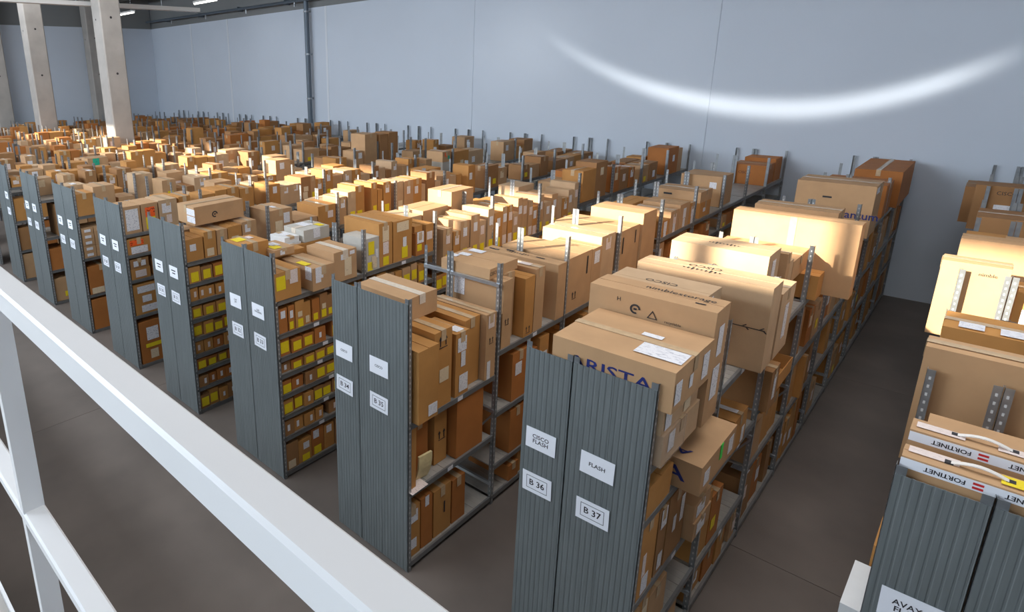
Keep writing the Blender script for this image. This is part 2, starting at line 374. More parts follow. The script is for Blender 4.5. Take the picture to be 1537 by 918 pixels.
rack('A', 3.364, 3.664, const(.08, .7, 1.3, 1.88), 'grey shelving rack in the right foreground, left half of the pair', 3, 1, signs=('AVAYA\nFLASH', 'B 38', .028), detail_bays=2, signx=.155)
rack('A2', 3.668, 4.22, const(.08, .7, 1.3, 1.88), 'grey shelving rack cut off by the lower right picture corner', 3, 1, detail_bays=1)
rack('B37', 1.891, 2.383, d37, 'grey shelving rack with paper signs reading FLASH and B37', 7, 2, .255, ('FLASH', 'B 37', .027), detail_bays=6, signx=.205)
rack('B36', 1.573, 1.889, d37, 'narrow grey shelving rack signed B36 beside rack B37', 7, 1, None, ('CISCO\nFLASH', 'B 36', .029), detail_bays=2, signx=.145)
rack('B35', .006, .566, d35, 'grey shelving rack signed B35 with tall cartons in its open bays', 7, 2, .265, ('CISCO', 'B 35', .022), detail_bays=7, signx=.245)
rack('B34', -.317, .004, d35, 'narrow grey shelving rack signed B34 beside rack B35', 6, 1, None, ('CISCO', 'B 34', .021), signx=.148)
rack('B33', -1.665, -1.184, d33, 'grey shelving rack signed B33 with rows of yellow tagged boxes', 6, 1, None, ('CAP\nTANDBERG', 'B 33', .018), signx=.2)
rack('B32', -2.1, -1.667, d33, 'grey shelving rack signed B32 behind rack B33', 4, 1, None, ('CAP\nSFP', 'B 32', .02), signx=.22)
rack('B31', -3.441, -2.983, d31, 'grey shelving rack signed B31 with nine tight shelf levels', 5, 1, None, ('=', 'B 31', .018), signx=.18)
rack('B30', -3.849, -3.443, d31, 'grey shelving rack signed B30 behind rack B31', 3, 1, None, ('=', 'B 30', .02), signx=.2)
d29 = lambda k: [.05, .82, 1.36, 1.73, 2.03] if k < 2 else [1.4, 2.0]
d27 = lambda k: [.05, .67, 1.3, 2.0] if k < 2 else [1.4, 2.0]
rack('B29', -5.2, -4.707, d29, 'grey shelving rack signed B29, third pair left of rack B35', 3, 1, None, ('=', 'B 29', .02), signx=.2)
rack('B28', -5.646, -5.202, d29, 'grey shelving rack signed B28 behind rack B29', 2, 1, None, ('=', 'B 28', .022), signx=.2)
rack('B27', -7.0, -6.506, d27, 'grey shelving rack signed B27 with bundled small boxes inside', 2, 1, None, ('=', 'B 27', .026), signx=.2)
rack('B26', -7.462, -7.002, d27, 'grey shelving rack signed B26 behind rack B27', 2, 1, None, ('=', 'B 26', .026), signx=.2)
rack('B25', -8.85, -8.351, d27, 'grey shelving rack signed B25 near the left picture edge', 2, 1, None, ('=', 'B 25', .024), signx=.2)
rack('B24', -9.273, -8.852, d27, 'grey shelving rack signed B24 behind rack B25', 2, 1, None, ('=', 'B 24', .024), signx=.2)
rack('B23', -10.65, -10.252, d27, 'grey shelving rack signed B23 cut by the left picture edge', 2, 1, None, ('=', 'B 23', .024), signx=.2)
rack('B22', -11.08, -10.652, d27, 'grey shelving rack at the left edge behind rack B23', 0, 1)
FAR = []
ORD = ['first', 'second', 'third', 'fourth', 'fifth', 'sixth', 'seventh', 'eighth']
for i in range(7):
    xr = (-12.0, -13.85, -16.05, -17.75, -19.5, -21.15, -22.95)[i]   # the column lines widen two aisles
    for half, (a, b_) in enumerate(((xr-.45, xr), (xr-.9, xr-.452))):
        code = 'F%d%d' % (i, half); FAR.append(code)
        rack(code, a, b_, const(1.3, 2.0), 'distant grey shelving rack, %s row beyond rack B22, %s side' % (ORD[i], ('near', 'far')[half]), 0, 1 if i < 2 else 0)

# ------------------------------------------------------------------ cartons
HAND = []
CARTONS = []      # dict(rack, level, x0..z1, mat, labels=[...])
def C(rk, lev, x0, x1, y0, y1, z0, z1, m=None, rz=0, look='', labs=None, kind='carton', prints=None, tape=None, **kw):
    CARTONS.append(dict(rack=rk, lev=lev, b=(x0, x1, y0, y1, z0, z1), m=m if m is not None else R.choice((0, 0, 1, 1, 3, 3, 2)), rz=rz,
                        look=look, labs=labs, kind=kind, prints=prints or [], tape=tape, **kw))
    HAND.append((x0, x1, y0, y1, z0, z1))
# lab: (face, u, v, w, h, style): face 'x' (aisle side), 'y' (front), 'z' (top); u,v = 0..1 centre position
TOPLEV = 'top level'
# ---- B 36 / B 37, front bay
C('B37', TOPLEV, 1.74, 2.455, .02, .62, 2.335, 2.585, 0, 0, 'big flat carton with navy lettering', [('z', .80, .30, .26, .16, 'W'), ('z', .62, .63, .12, .05, 'W'), ('x', .10, .45, .09, .13, 'W'), ('x', .42, .45, .05, .08, 'W'), ('x', .8, .5, .1, .16, 'W')],
  prints=[('y', .50, .50, 'ARISTA', .075, 'B')], tape='x')
C('B37', TOPLEV, 1.72, 2.41, .05, .60, 2.165, 2.333, 3, 0, 'flat carton with diamond note beneath the big lettered carton', [('x', .14, .5, .09, .12, 'W'), ('x', .66, .5, .10, .12, 'C')])
C('B37', TOPLEV, 1.74, 2.42, .06, .63, 1.964, 2.163, 3, 0, 'plastic wrapped flat carton at the bottom of the stack', [('x', .22, .62, .09, .12, 'W')], wrap=True)
C('B37', TOPLEV, 1.65, 2.44, .65, .915, 1.964, 2.735, 0, 0, 'large scuffed carton with faint logo and recycling marks', [('x', .5, .35, .12, .22, 'W'), ('x', .5, .72, .09, .2, 'W')],
  prints=[('z', .66, .66, 'nimblestorage', .055, 'K'), ('z', .85, .32, 'slot', .03, 'K'), ('y', .40, .865, 'ring', .034, 'K'), ('y', .54, .84, 'tri', .036, 'K'), ('y', .26, .92, 'H', .03, 'K'), ('y', .70, .82, 'recyclable', .018, 'K')], tape='none')
C('B37', TOPLEV, 1.60, 2.26, .93, 1.36, 1.964, 2.67, 3, 0, 'pale carton with printed bars right behind the scuffed one', [('x', .5, .9, .10, .1, 'W')], prints=[('z', .5, .55, 'CISCO', .055, 'K'), ('z', .5, .25, 'bars', .07, 'K')], tape='none')
C('B37', TOPLEV, 1.545, 2.50, 1.70, 1.95, 1.964, 2.625, 3, 0, 'very wide pale carton standing on edge with arrow band', [], prints=[('z', .47, .70, 'CISCO', .06, 'K'), ('z', .47, .34, 'bars', .08, 'K'), ('y', .5, .50, 'band', .054, 'K')], slots=True, tape='none')
C('B37', TOPLEV, 1.52, 2.10, 1.38, 1.66, 1.964, 2.52, 3, 0, 'pale carton hidden between two wide cartons', [])
C('B37', TOPLEV, 1.62, 2.50, 2.00, 2.40, 1.964, 2.50, 3, 0, 'sunlit carton with an open top and tall white side label', [('x', .5, .5, .1, .28, 'W')], prints=[('z', .35, .5, 'CISCO', .05, 'K')], tape='x')
C('B37', TOPLEV, 1.52, 2.28, 2.475, 2.84, 1.96, 2.64, 3, 0, 'sunlit wide carton with faint bar print on its top', [('x', .5, .75, .10, .2, 'W')], prints=[('z', .5, .4, 'bars', .07, 'K')], tape='none')
C('B37', TOPLEV, 1.56, 2.32, 2.95, 3.06, 1.96, 2.56, 0, 0, 'thin sunlit carton standing upright across the shelf', [])
C('B37', TOPLEV, 1.60, 2.30, 3.12, 3.30, 1.96, 2.44, 3, 0, 'narrow sunlit carton with a pale label, before the stacked pair', [('x', .5, .6, .08, .1, 'P')])
C('B37', TOPLEV, 1.90, 2.45, 3.69, 3.92, 1.96, 2.20, 1, 0, 'orange brown carton sticking out beside the post, lower of two', [])
C('B37', TOPLEV, 1.58, 2.30, 3.33, 3.92, 2.202, 2.40, 0, 0, 'sunlit carton with blue dots, upper of two before the broad board', [('z', .3, .4, .16, .05, 'W')])
C('B37', TOPLEV, 1.60, 2.25, 3.34, 3.60, 1.96, 2.20, 0, 0, 'small carton under the sunlit pair', [])
C('B37', TOPLEV, 1.60, 2.665, 3.93, 4.14, 1.96, 2.69, 0, 0, 'largest sunlit carton, a broad board box standing across the shelf', [], tape='yv')
C('B37', TOPLEV, 1.52, 2.30, 4.45, 4.95, 1.94, 2.30, 1, 0, 'shaded brown carton behind the broad sunlit one', [])
C('B37', TOPLEV, 1.45, 2.28, 5.35, 5.72, 1.94, 2.50, 0, 0, 'long tan carton with a small dark handle mark', [], prints=[('y', .1, .85, 'slot', .03, 'K')])
C('B37', TOPLEV, 1.58, 2.42, 6.75, 7.35, 1.94, 2.62, 0, 0, 'big tan carton with dark print and striped edge near the wall', [('x', .3, .9, .25, .08, 'W')], prints=[('y', .80, .42, 'quantum', .10, 'B'), ('y', .42, .72, 'slot', .05, 'K')])
C('B37', TOPLEV, 1.62, 2.38, 8.2, 8.9, 1.94, 2.42, 4, 0, 'dark russet carton second from the back wall', [])
C('B37', TOPLEV, 1.85, 2.44, 9.2, 10.7, 1.94, 2.50, 4, 0, 'dark russet carton at the very end by the back wall', [])
# front bay, lower levels of B 37
C('B37', 'fourth level', 1.93, 2.52, .50, 1.17, 1.583, 1.79, 0, 0, 'printed flat carton with green tape sticking out into the aisle', [('x', .16, .45, .10, .10, 'W'), ('x', .85, .5, .10, .12, 'W')],
  prints=[('z', .45, .15, 'ARISTA', .07, 'B'), ('y', .3, .5, 'ARISTA', .10, 'B')], tape='x', green=True)
C('B37', 'fourth level', 1.95, 2.38, .06, .42, 1.583, 1.80, 1, 0, 'carton beside the green taped one', [])
x = 2.375
for i, (a, b_, h, m_, l_) in enumerate(((.06, .30, .56, 1, [('x', .45, .14, .10, .13, 'W'), ('x', .3, .42, .05, .16, 'P')]), (.33, .47, .50, 2, [('x', .5, .85, .09, .14, 'W'), ('x', .5, .2, .07, .12, 'W')]), (.48, .80, .52, 2, [('x', .4, .5, .05, .12, 'W'), ('x', .8, .6, .06, .2, 'W')]))):
    C('B37', 'third level', x-.42, x, a, b_, .983, .983+h, m_, 0, ('tall orange brown', 'dark brown', 'dark russet')[i]+' carton standing upright', l_)
C('B37', 'third level', 1.95, 2.44, .83, 1.17, .983, 1.13, 0, 0, 'pale flat carton with long white label', [('x', .4, .5, .16, .09, 'W')])
C('B37', 'third level', 1.95, 2.43, .82, 1.15, 1.132, 1.27, 0, 0, 'pale flat carton stacked on its twin', [('x', .4, .5, .16, .09, 'W')])
def clash(b):
    return any(b[0] < h[1]-.004 and b[1] > h[0]+.004 and b[2] < h[3]-.003 and b[3] > h[2]+.003 and b[4] < h[5]-.003 and b[5] > h[4]+.003 for h in HAND)
def shelf_fill(rk, lev, y0, y1, z, hmax, wr=(.12, .3), hr=(.6, .95), style='plain', over=0, gap=.1, depth=None, kind='carton', mats=None, slack=.0):
    xl, xr, _ = RACKS[rk]; y = y0+R.random()*.02
    while True:
        w_ = R.uniform(*wr)
        kk = round((y+w_/2)/L)*L      # keep clear of the uprights
        if kk < NB*L and y < kk+.045 and y+w_ > kk-.004:
            if y+.06 < kk-.006 and R.random() < .5 and kk-.006-y >= wr[0]*.8: w_ = kk-.006-y
            else: y = kk+.046
        if y+w_ > y1: break
        if R.random() < gap: y += w_*R.uniform(.4, 1); continue
        h = hmax*R.uniform(*hr); d = (depth or (xr-xl-.05))*R.uniform(.8, 1)
        xf = xr-.008+R.uniform(-.03-slack, over)
        m_ = R.choice(mats) if mats else None
        if clash((xf-d, xf, y, y+w_, z+.004, z+.004+h)): y += .05; continue
        labs = []
        if style == 'yellow':
            labs = [('x', .5, .42+R.uniform(-.05, .08), min(.10, w_*.84), min(.12, h*.68), 'Y')]
            if R.random() < .12: labs = [('x', .5, .5, .03, min(.06, h*.5), 'W')]
        elif style == 'barcode': labs = [('x', R.uniform(.35, .65), .5, .032, min(.07, h*.5), 'P' if R.random() < .5 else 'W')]
        elif style == 'mixed':
            r = R.random()
            if r < .5: labs.append(('x', R.uniform(.35, .65), R.uniform(.6, .8), min(.08, w_*.5), min(.12, h*.3), 'W'))
            if r > .3: labs.append(('x', R.uniform(.4, .6), R.uniform(.16, .25), min(.1, w_*.6), min(.11, h*.3), R.choice('YYYC')))
            if r > .8: labs.append(('x', .5, .5, min(.1, w_*.5), min(.12, h*.2), 'C'))
        else:
            r = R.random()
            if r < .62: labs.append(('x', R.uniform(.3, .7), R.uniform(.3, .75), min(.11, w_*.5), min(.13, h*.4), R.choice('WWWPC')))
            if r > .85: labs.append(('x', R.uniform(.3, .7), R.uniform(.2, .4), min(.10, w_*.5), min(.1, h*.3), 'Y'))
            if r < .12: labs.append(('z', R.uniform(.6, .85), .5, .14, .08, 'W'))
        C(rk, lev, xf-d, xf, y, y+w_, z+.004, z+.004+h, m_, 0, '', labs, kind)
        # a second carton on top now and then
        y += w_+R.uniform(.003, .02)
LV = ['bottom level', 'second level', 'third level', 'fourth level', 'fifth level', 'sixth level', 'seventh level', 'eighth level', TOPLEV]
def lower(rk, bays, style, wr, mats=None, kind='carton', fillp=.1, skip=()):
    dk = RACKS[rk][2]
    for k in bays:
        ds = dk(k)
        for i, z in enumerate(ds[:-1]):
            if (k, i) in skip: continue
            hmax = ds[i+1]-z-.06
            st = style(i) if callable(style) else style
            shelf_fill(rk, LV[i], k*L+.03, (k+1)*L-.03, z, hmax, wr, (.65, .97), st, gap=fillp, kind=kind, mats=mats)
lower('B37', range(0, 9), 'plain', (.13, .34), (1, 1, 2, 0, 4), skip=((0, 2), (0, 3), (1, 2), (2, 2)), fillp=.22)
# bay 1-2 pieces seen from the aisle
C('B37', 'third level', 1.95, 2.39, 1.72, 2.06, 1.203, 1.50, 1, 0, 'brown carton with white corner labels beside the post', [('z', .75, .5, .16, .06, 'W'), ('x', .75, .3, .07, .14, 'W')])
C('B37', 'third level', 1.93, 2.44, 2.46, 2.72, 1.283, 1.66, 2, 0, 'brown carton with tall white label below the wide cartons', [('x', .5, .55, .08, .24, 'W')])
C('B37', 'third level', 1.93, 2.40, 2.95, 3.45, 1.283, 1.44, 1, 0, 'shallow open topped carton beside the post', [], open=True)
C('B37', 'second level', 1.95, 2.41, 4.12, 4.22, .723, 1.20, 1, 0, 'thin orange board carton standing upright', [])
# ---- B 35 / B 34
C('B35', TOPLEV, .10, .615, .065, .305, 1.424, 2.06, 1, 0, 'tall carton with small white label, first behind the end panel', [('x', .72, .13, .11, .10, 'W')], tape='none')
C('B35', TOPLEV, .04, .56, .32, .545, 1.424, 2.115, 1, 0, 'tall carton with arrow prints, second behind the end panel', [('x', .55, .42, .12, .12, 'C')], prints=[('x', .5, .87, 'arrows', .05, 'K')], tape='x')
C('B35', TOPLEV, .18, .56, .605, .785, 1.424, 2.015, 1, 0, 'narrow carton plastered with white stickers', [('x', .45, .82, .12, .13, 'W'), ('x', .55, .58, .06, .14, 'W'), ('x', .6, .2, .12, .16, 'W'), ('z', .8, .5, .10, .10, 'W')])
C('B35', TOPLEV, 0., .50, .80, 1.02, 1.424, 2.06, 1, 0, 'set back carton behind the stickered one', [], tape='x')
C('B35', TOPLEV, -.06, .56, 1.035, 1.185, 1.424, 2.06, 0, 0, 'wide carton on edge with pink labels by the second post', [('x', .5, .88, .09, .12, 'P'), ('x', .35, .2, .05, .10, 'W'), ('x', .35, .07, .05, .09, 'W')], prints=[('x', .55, .6, 'arrows', .03, 'K')], tape='y')
C('B35', TOPLEV, -.36, .25, .33, .72, 2.118, 2.32, 0, 0, 'flat carton with pale tape lying on the tall cartons', [], tape='xp')
C('B35', TOPLEV, -.33, .0, .06, .60, 1.424, 2.117, 1, 0, 'carton hidden under the pale taped one', [])
C('B35', TOPLEV, -.12, .43, 1.235, 1.70, 2.31, 2.41, 0, .02, 'flat carton with white slips lying on two cartons', [('z', .25, .85, .16, .09, 'W'), ('z', .2, .5, .12, .08, 'W'), ('z', .08, .3, .1, .07, 'W')], prints=[('x', .15, .5, 'CISCO', .035, 'K')], tape='none')
C('B35', TOPLEV, -.10, .555, 1.29, 1.44, 1.644, 2.307, 0, 0, 'tall carton with vertical print directly behind the post', [('y', .25, .8, .12, .2, 'W')], prints=[('x', .5, .4, 'arrows', .03, 'K')])
C('B35', TOPLEV, -.12, .45, 1.46, 1.63, 1.644, 2.307, 0, 0, 'carton behind the print carton, partly hidden by it', [('x', .5, .3, .06, .18, 'W')])
C('B35', TOPLEV, .16, .56, 1.65, 1.815, 1.644, 2.245, 1, 0, 'orange brown carton with arrow marks, fourth in its bay', [], prints=[('x', .5, .12, 'arrows', .035, 'K')])
C('B35', TOPLEV, -.05, .56, 1.83, 2.0, 1.644, 2.295, 0, 0, 'carton with pink top label, just before the widest one', [('z', .72, .5, .12, .07, 'P')])
C('B35', TOPLEV, -.34, .565, 2.245, 2.415, 1.644, 2.24, 0, 0, 'widest carton with bar logo on its top edge', [], prints=[('z', .42, .5, 'bars', .08, 'K'), ('z', .12, .3, 'slot', .06, 'K'), ('z', .3, .7, 'slot', .05, 'K'), ('z', .72, .5, 'slot', .05, 'K')], tape='none')
C('B35', TOPLEV, -.25, .56, 2.475, 2.98, 1.644, 2.25, 0, 0, 'sunlit carton with a long slot handle after the bar logo one', [], prints=[('x', .8, .75, 'vslot', .10, 'K'), ('x', .3, .3, 'arrows', .04, 'K')], tape='none')
C('B35', TOPLEV, .05, .555, 3.0, 3.22, 1.644, 2.24, 0, 0, 'sunlit carton with round corner sticker in bay three', [('x', .5, .82, .12, .14, 'W')], tape='none')
C('B35', TOPLEV, -.20, .53, 3.25, 3.60, 1.644, 2.32, 3, 0, 'sunlit pale carton with square sticker in bay three', [('x', .5, .85, .12, .14, 'P')], tape='x')
C('B35', TOPLEV, -.30, .55, 3.66, 4.22, 1.644, 2.30, 0, 0, 'sunlit carton with two slot handles in bay four', [], prints=[('x', .2, .72, 'vslot', .10, 'K'), ('x', .8, .8, 'vslot', .08, 'K')], tape='none')
C('B35', TOPLEV, -.10, .57, 4.26, 4.66, 1.644, 2.42, 0, 0, 'tallest sunlit carton in bay four', [], tape='none')
y = 4.9
for (w_, h, d_, m_, l_) in ((.28, .22, .5, 1, 'W'), (.3, .3, .5, 0, 'P'), (.36, .34, .5, 0, 'W'), (.22, .30, .5, 1, 'W')):
    C('B35', TOPLEV, .55-d_, .55, y, y+w_, 1.974, 1.974+h, m_, 0, '', [('x', .5, .6, .1, .14, l_), ('x', .5, .2, .08, .12, 'W')]); y += w_+.02
C('B35', TOPLEV, -.05, .54, 6.35, 6.8, 1.974, 2.20, 1, 0, 'tan carton in bay six, lower of two', [('x', .4, .5, .1, .06, 'W')])
C('B35', TOPLEV, -.12, .53, 6.35, 6.85, 2.202, 2.36, 0, 0, 'tan carton in bay six with slot handle, upper of two', [], prints=[('y', .3, .6, 'slot', .06, 'K')])
C('B35', TOPLEV, -.1, .5, 7.35, 7.9, 1.974, 2.45, 0, 0, 'pale carton in bay seven', [('y', .8, .7, .1, .1, 'W')])
C('B35', TOPLEV, -.05, .52, 9.75, 10.3, 1.974, 2.34, 4, 0, 'brown carton second from the back wall', [], prints=[('y', .4, .6, 'CISCO', .05, 'K')])
C('B35', TOPLEV, .0, .52, 10.35, 10.8, 1.974, 2.40, 4, 0, 'brown carton touching the back wall', [])
# B35 lower levels
for i, (a, b_, h, m_, d_) in enumerate(((.015, .12, .58, 1, .4), (.15, .36, .55, 4, .3), (.45, .62, .56, 1, .42), (.66, 1.05, .58, 4, .36))):
    C('B35', 'second level', .545-d_-(.08 if i in (1, 2) else 0), .545-(.08 if i in (1, 2) else 0), a, b_, .784, .784+h, m_, 0, ('narrow', 'dark russet', 'tall arrow printed', 'broad russet')[i]+' carton', [], prints=[('x', .6, .5, 'arrows', .045, 'K')] if i == 2 else [], tape='none' if i == 3 else None)
for i, (a, b_, h, m_) in enumerate(((.02, .19, .50, 1), (.21, .355, .50, 4), (.38, .62, .48, 1), (.64, .83, .46, 4))):
    C('B35', 'bottom level', .10, .53, a, b_, .094, .094+h, m_, 0, ('white labelled', 'narrow reddish', 'broad', 'russet')[i]+' carton', [('x', .5, .25, .08, .10, 'W'), ('x', .5, .8, .11, .12, 'W')] if i == 0 else [('x', .5, .92, .05, .1, 'W')] if i == 1 else [], prints=[('x', .6, .55, 'vslot', .06, 'K')] if i == 2 else [])
for k in range(1, 7):
    for i, z in enumerate(d35(k)[:-1]):
        nx = d35(k)[i+1]
        shelf_fill('B35', LV[i], k*L+(.30 if k == 1 else .05), (k+1)*L-.05, z, nx-z-.06, (.13, .30), (.6, .95), 'plain', gap=.25, mats=(1, 1, 4, 0))
# ---- B 33 / B 32 front bay tops
C('B33', TOPLEV, -1.64, -1.18, .015, .33, 2.004, 2.29, 1, 0, 'carton with yellow and pink sheets, first behind the end panel', [('x', .22, .62, .11, .14, 'Y'), ('x', .72, .75, .10, .14, 'P')])
C('B33', TOPLEV, -1.66, -1.14, .45, .745, 2.004, 2.25, 0, 0, 'carton with white front label and green stripe', [('x', .3, .75, .10, .12, 'W'), ('x', .25, .42, .07, .04, 'W'), ('y', .88, .75, .10, .14, 'W'), ('z', .62, .15, .16, .08, 'Y')], tape='x')
C('B33', TOPLEV, -1.62, -1.17, .77, 1.09, 2.004, 2.335, 0, 0, 'carton with cream label and pale top tape', [('x', .6, .45, .10, .20, 'C'), ('x', .4, .8, .07, .06, 'W'), ('x', .8, .88, .07, .04, 'W')], tape='xp')
C('B33', TOPLEV, -1.95, -1.61, .33, .59, 2.294, 2.37, 0, 0, 'flat carton with yellow square lying across the rack middle', [('x', .4, .5, .06, .05, 'W'), ('z', .7, .3, .14, .10, 'Y'), ('z', .4, .5, .14, .10, 'W')])
C('B33', TOPLEV, -2.05, -1.70, .40, .80, 2.004, 2.292, 1, 0, 'carton under the flat yellow squared one', [])
C('B33', TOPLEV, -2.24, -1.87, .93, 1.31, 2.28, 2.42, 'G', 0, 'grey carton with white slips lying high on others', [('x', .5, .6, .10, .11, 'W'), ('z', .35, .5, .18, .12, 'W'), ('z', .75, .8, .12, .08, 'Y')], tape='xp')
C('B33', TOPLEV, -2.2, -1.9, .70, .91, 2.23, 2.30, 'W', 0, 'small white carton, lower of two beside the grey one', [('x', .6, .5, .08, .05, 'W')])
C('B33', TOPLEV, -2.2, -1.92, .70, .90, 2.302, 2.37, 'W', 0, 'small white carton, upper of two beside the grey one', [('z', .5, .5, .12, .1, 'W')])
C('B33', TOPLEV, -2.25, -1.86, .82, 1.32, 2.004, 2.278, 1, 0, 'carton under the grey one', [])
C('B32', TOPLEV, -2.08, -1.75, .03, .36, 2.004, 2.46, 1, 0, 'carton with yellow top note showing above the end panel', [('z', .35, .3, .14, .12, 'Y'), ('z', .35, .7, .1, .06, 'P')])
C('B33', TOPLEV, -1.56, -1.19, 1.25, 1.46, 2.004, 2.38, 'G', 0, 'grey white labelled carton before the big pair', [('x', .4, .7, .09, .15, 'Y'), ('x', .6, .25, .08, .14, 'C'), ('x', .8, .5, .04, .1, 'W'), ('x', .3, .15, .08, .1, 'Y')])
C('B33', TOPLEV, -1.78, -1.20, 1.47, 1.68, 2.004, 2.51, 1, 0, 'big tall carton with cream labels, left of a pair', [('x', .5, .75, .10, .18, 'C'), ('x', .5, .42, .09, .14, 'P'), ('x', .5, .12, .09, .1, 'Y')])
C('B33', TOPLEV, -1.82, -1.20, 1.70, 2.02, 2.004, 2.49, 1, 0, 'big tall carton with pink label, right of a pair', [('x', .5, .85, .2, .11, 'C'), ('x', .6, .45, .06, .12, 'W'), ('x', .6, .2, .10, .14, 'Y')])
C('B33', TOPLEV, -1.62, -1.19, 2.08, 2.24, 2.004, 2.28, 4, 0, 'reddish carton with grey sticker below a small box', [('x', .5, .8, .12, .14, 'W'), ('x', .4, .35, .08, .08, 'Y')])
C('B33', TOPLEV, -1.50, -1.22, 2.09, 2.23, 2.283, 2.36, 1, 0, 'small box with yellow top on the reddish carton', [('x', .5, .5, .06, .04, 'W'), ('z', .5, .5, .16, .06, 'Y')])
C('B33', TOPLEV, -1.62, -1.19, 2.26, 2.40, 2.004, 2.36, 1, 0, 'tan carton at the second post', [('x', .5, .6, .1, .1, 'P')])
y = 2.62
while y < 6.0:
    w_ = R.uniform(.11, .2); h = R.uniform(.4, .62)
    C('B33', TOPLEV, -1.62, -1.19+R.uniform(-.02, .01), y, y+w_, 1.744 if y < 6.0 else 1.984, 1.744+h, R.choice((0, 0, 1, 3)), 0, '', [('x', .5, .72, .08, .12, R.choice('WWP')), ('x', .5, .16, .09, .13, R.choice('YYYP'))], tape=R.choice((None, 'none'))); y += w_+.012
shelf_fill('B33', TOPLEV, 6.2, 10.8, 1.984, .62, (.2, .6), (.5, 1), 'plain', gap=.08, mats=(1, 2, 2, 4, 0))
C('B32', TOPLEV, -2.15, -1.68, 2.3, 2.75, 1.744, 2.32, 3, 0, '', []); C('B32', TOPLEV, -2.12, -1.68, 2.78, 3.3, 1.744, 2.36, 0, 0, '', []); C('B32', TOPLEV, -2.12, -1.7, 3.4, 3.9, 1.744, 2.52, 0, 0, 'tall sunlit carton on the inner side', [])
shelf_fill('B32', TOPLEV, 4.0, 5.9, 1.744, .62, (.25, .6), (.7, 1), 'plain', gap=.1); shelf_fill('B32', TOPLEV, 6.2, 10.7, 1.984, .55, (.25, .7), (.5, 1), 'plain', gap=.15, mats=(1, 2, 4, 0))
shelf_fill('B34', TOPLEV, 3.0, 4.8, 1.644, .62, (.25, .5), (.6, 1), 'plain', gap=.2); shelf_fill('B34', TOPLEV, 4.9, 9.0, 1.974, .42, (.3, .6), (.5, 1), 'plain', gap=.3, mats=(0, 1, 2))
# B33 / B31 lower shelves of small tagged boxes
def tagged(rk, styles, wr, kind='tagged box'):
    ds = RACKS[rk][2](0); xl, xr, _ = RACKS[rk]
    for i, z in enumerate(ds[:-1]):
        hmax = ds[i+1]-z-.055
        shelf_fill(rk, LV[i], .03, L-.03, z, hmax, wr[i] if isinstance(wr, list) else wr, (.72, .95), styles[i], gap=.04, kind=kind, mats=(1, 1, 4, 2), depth=.34)
tagged('B33', ['mixed', 'barcode', 'yellow', 'yellow', 'yellow', 'yellow', 'mixed'], [(.14, .2), (.10, .14), (.11, .15), (.11, .15), (.11, .15), (.12, .16), (.075, .12)])
tagged('B31', ['yellow', 'barcode', 'yellow', 'barcode', 'yellow', 'yellow', 'barcode', 'yellow'], [(.12, .16), (.10, .14), (.12, .16), (.10, .14), (.12, .17), (.13, .17), (.09, .12), (.13, .16)])
shelf_fill('B33', LV[6], L+.03, 2*L-.03, 1.64, .31, (.10, .16), (.7, .95), 'yellow', gap=.05, kind='tagged box', mats=(1, 1, 0))
shelf_fill('B33', LV[5], L+.03, 2*L-.03, 1.39, .20, (.10, .16), (.7, .95), 'yellow', gap=.05, kind='tagged box', mats=(1, 1, 0))
shelf_fill('B33', 'lower level', 2*L+.03, 6*L, 1.45, .24, (.10, .16), (.7, .95), 'yellow', gap=.05, kind='tagged box', mats=(1, 1, 0))
shelf_fill('B31', TOPLEV, .03, L-.03, 2.0, .36, (.15, .23), (.75, .95), 'mixed', gap=.02, mats=(1, 1, 0))
C('B31', TOPLEV, -3.62, -3.20, .30, 1.0, 2.37, 2.60, 0, 0, 'long carton with round logo resting on smaller ones', [('y', .8, .7, .2, .08, 'W'), ('y', .8, .3, .2, .08, 'W')], prints=[('x', .4, .45, 'ring', .04, 'K')])
C('B31', TOPLEV, -3.45, -2.99, 1.25, 1.62, 2.004, 2.42, 0, 0, 'carton with cream label beside the second post', [('x', .4, .4, .12, .2, 'C'), ('x', .75, .7, .1, .14, 'W'), ('z', .6, .5, .1, .06, 'W')])
C('B31', TOPLEV, -3.5, -3.0, 1.66, 2.06, 2.004, 2.22, 0, 0, 'low tan carton after the cream labelled one', [])
C('B31', TOPLEV, -3.48, -3.0, 2.08, 2.40, 2.004, 2.34, 1, 0, 'tan carton with flat lid box on top', [('x', .7, .6, .1, .1, 'P')])
shelf_fill('B31', TOPLEV, 2.45, 5.8, 2.0, .56, (.10, .22), (.6, .95), 'mixed', gap=.04)
shelf_fill('B31', TOPLEV, 5.9, 10.6, 2.0, .5, (.2, .6), (.4, 1), 'plain', gap=.25, mats=(0, 1, 2, 2))
shelf_fill('B30', TOPLEV, .1, 5.8, 2.0, .55, (.2, .5), (.4, 1), 'plain', gap=.15)
shelf_fill('B30', TOPLEV, 5.9, 10.6, 2.0, .45, (.3, .7), (.4, 1), 'plain', gap=.7, mats=(0, 1, 2))
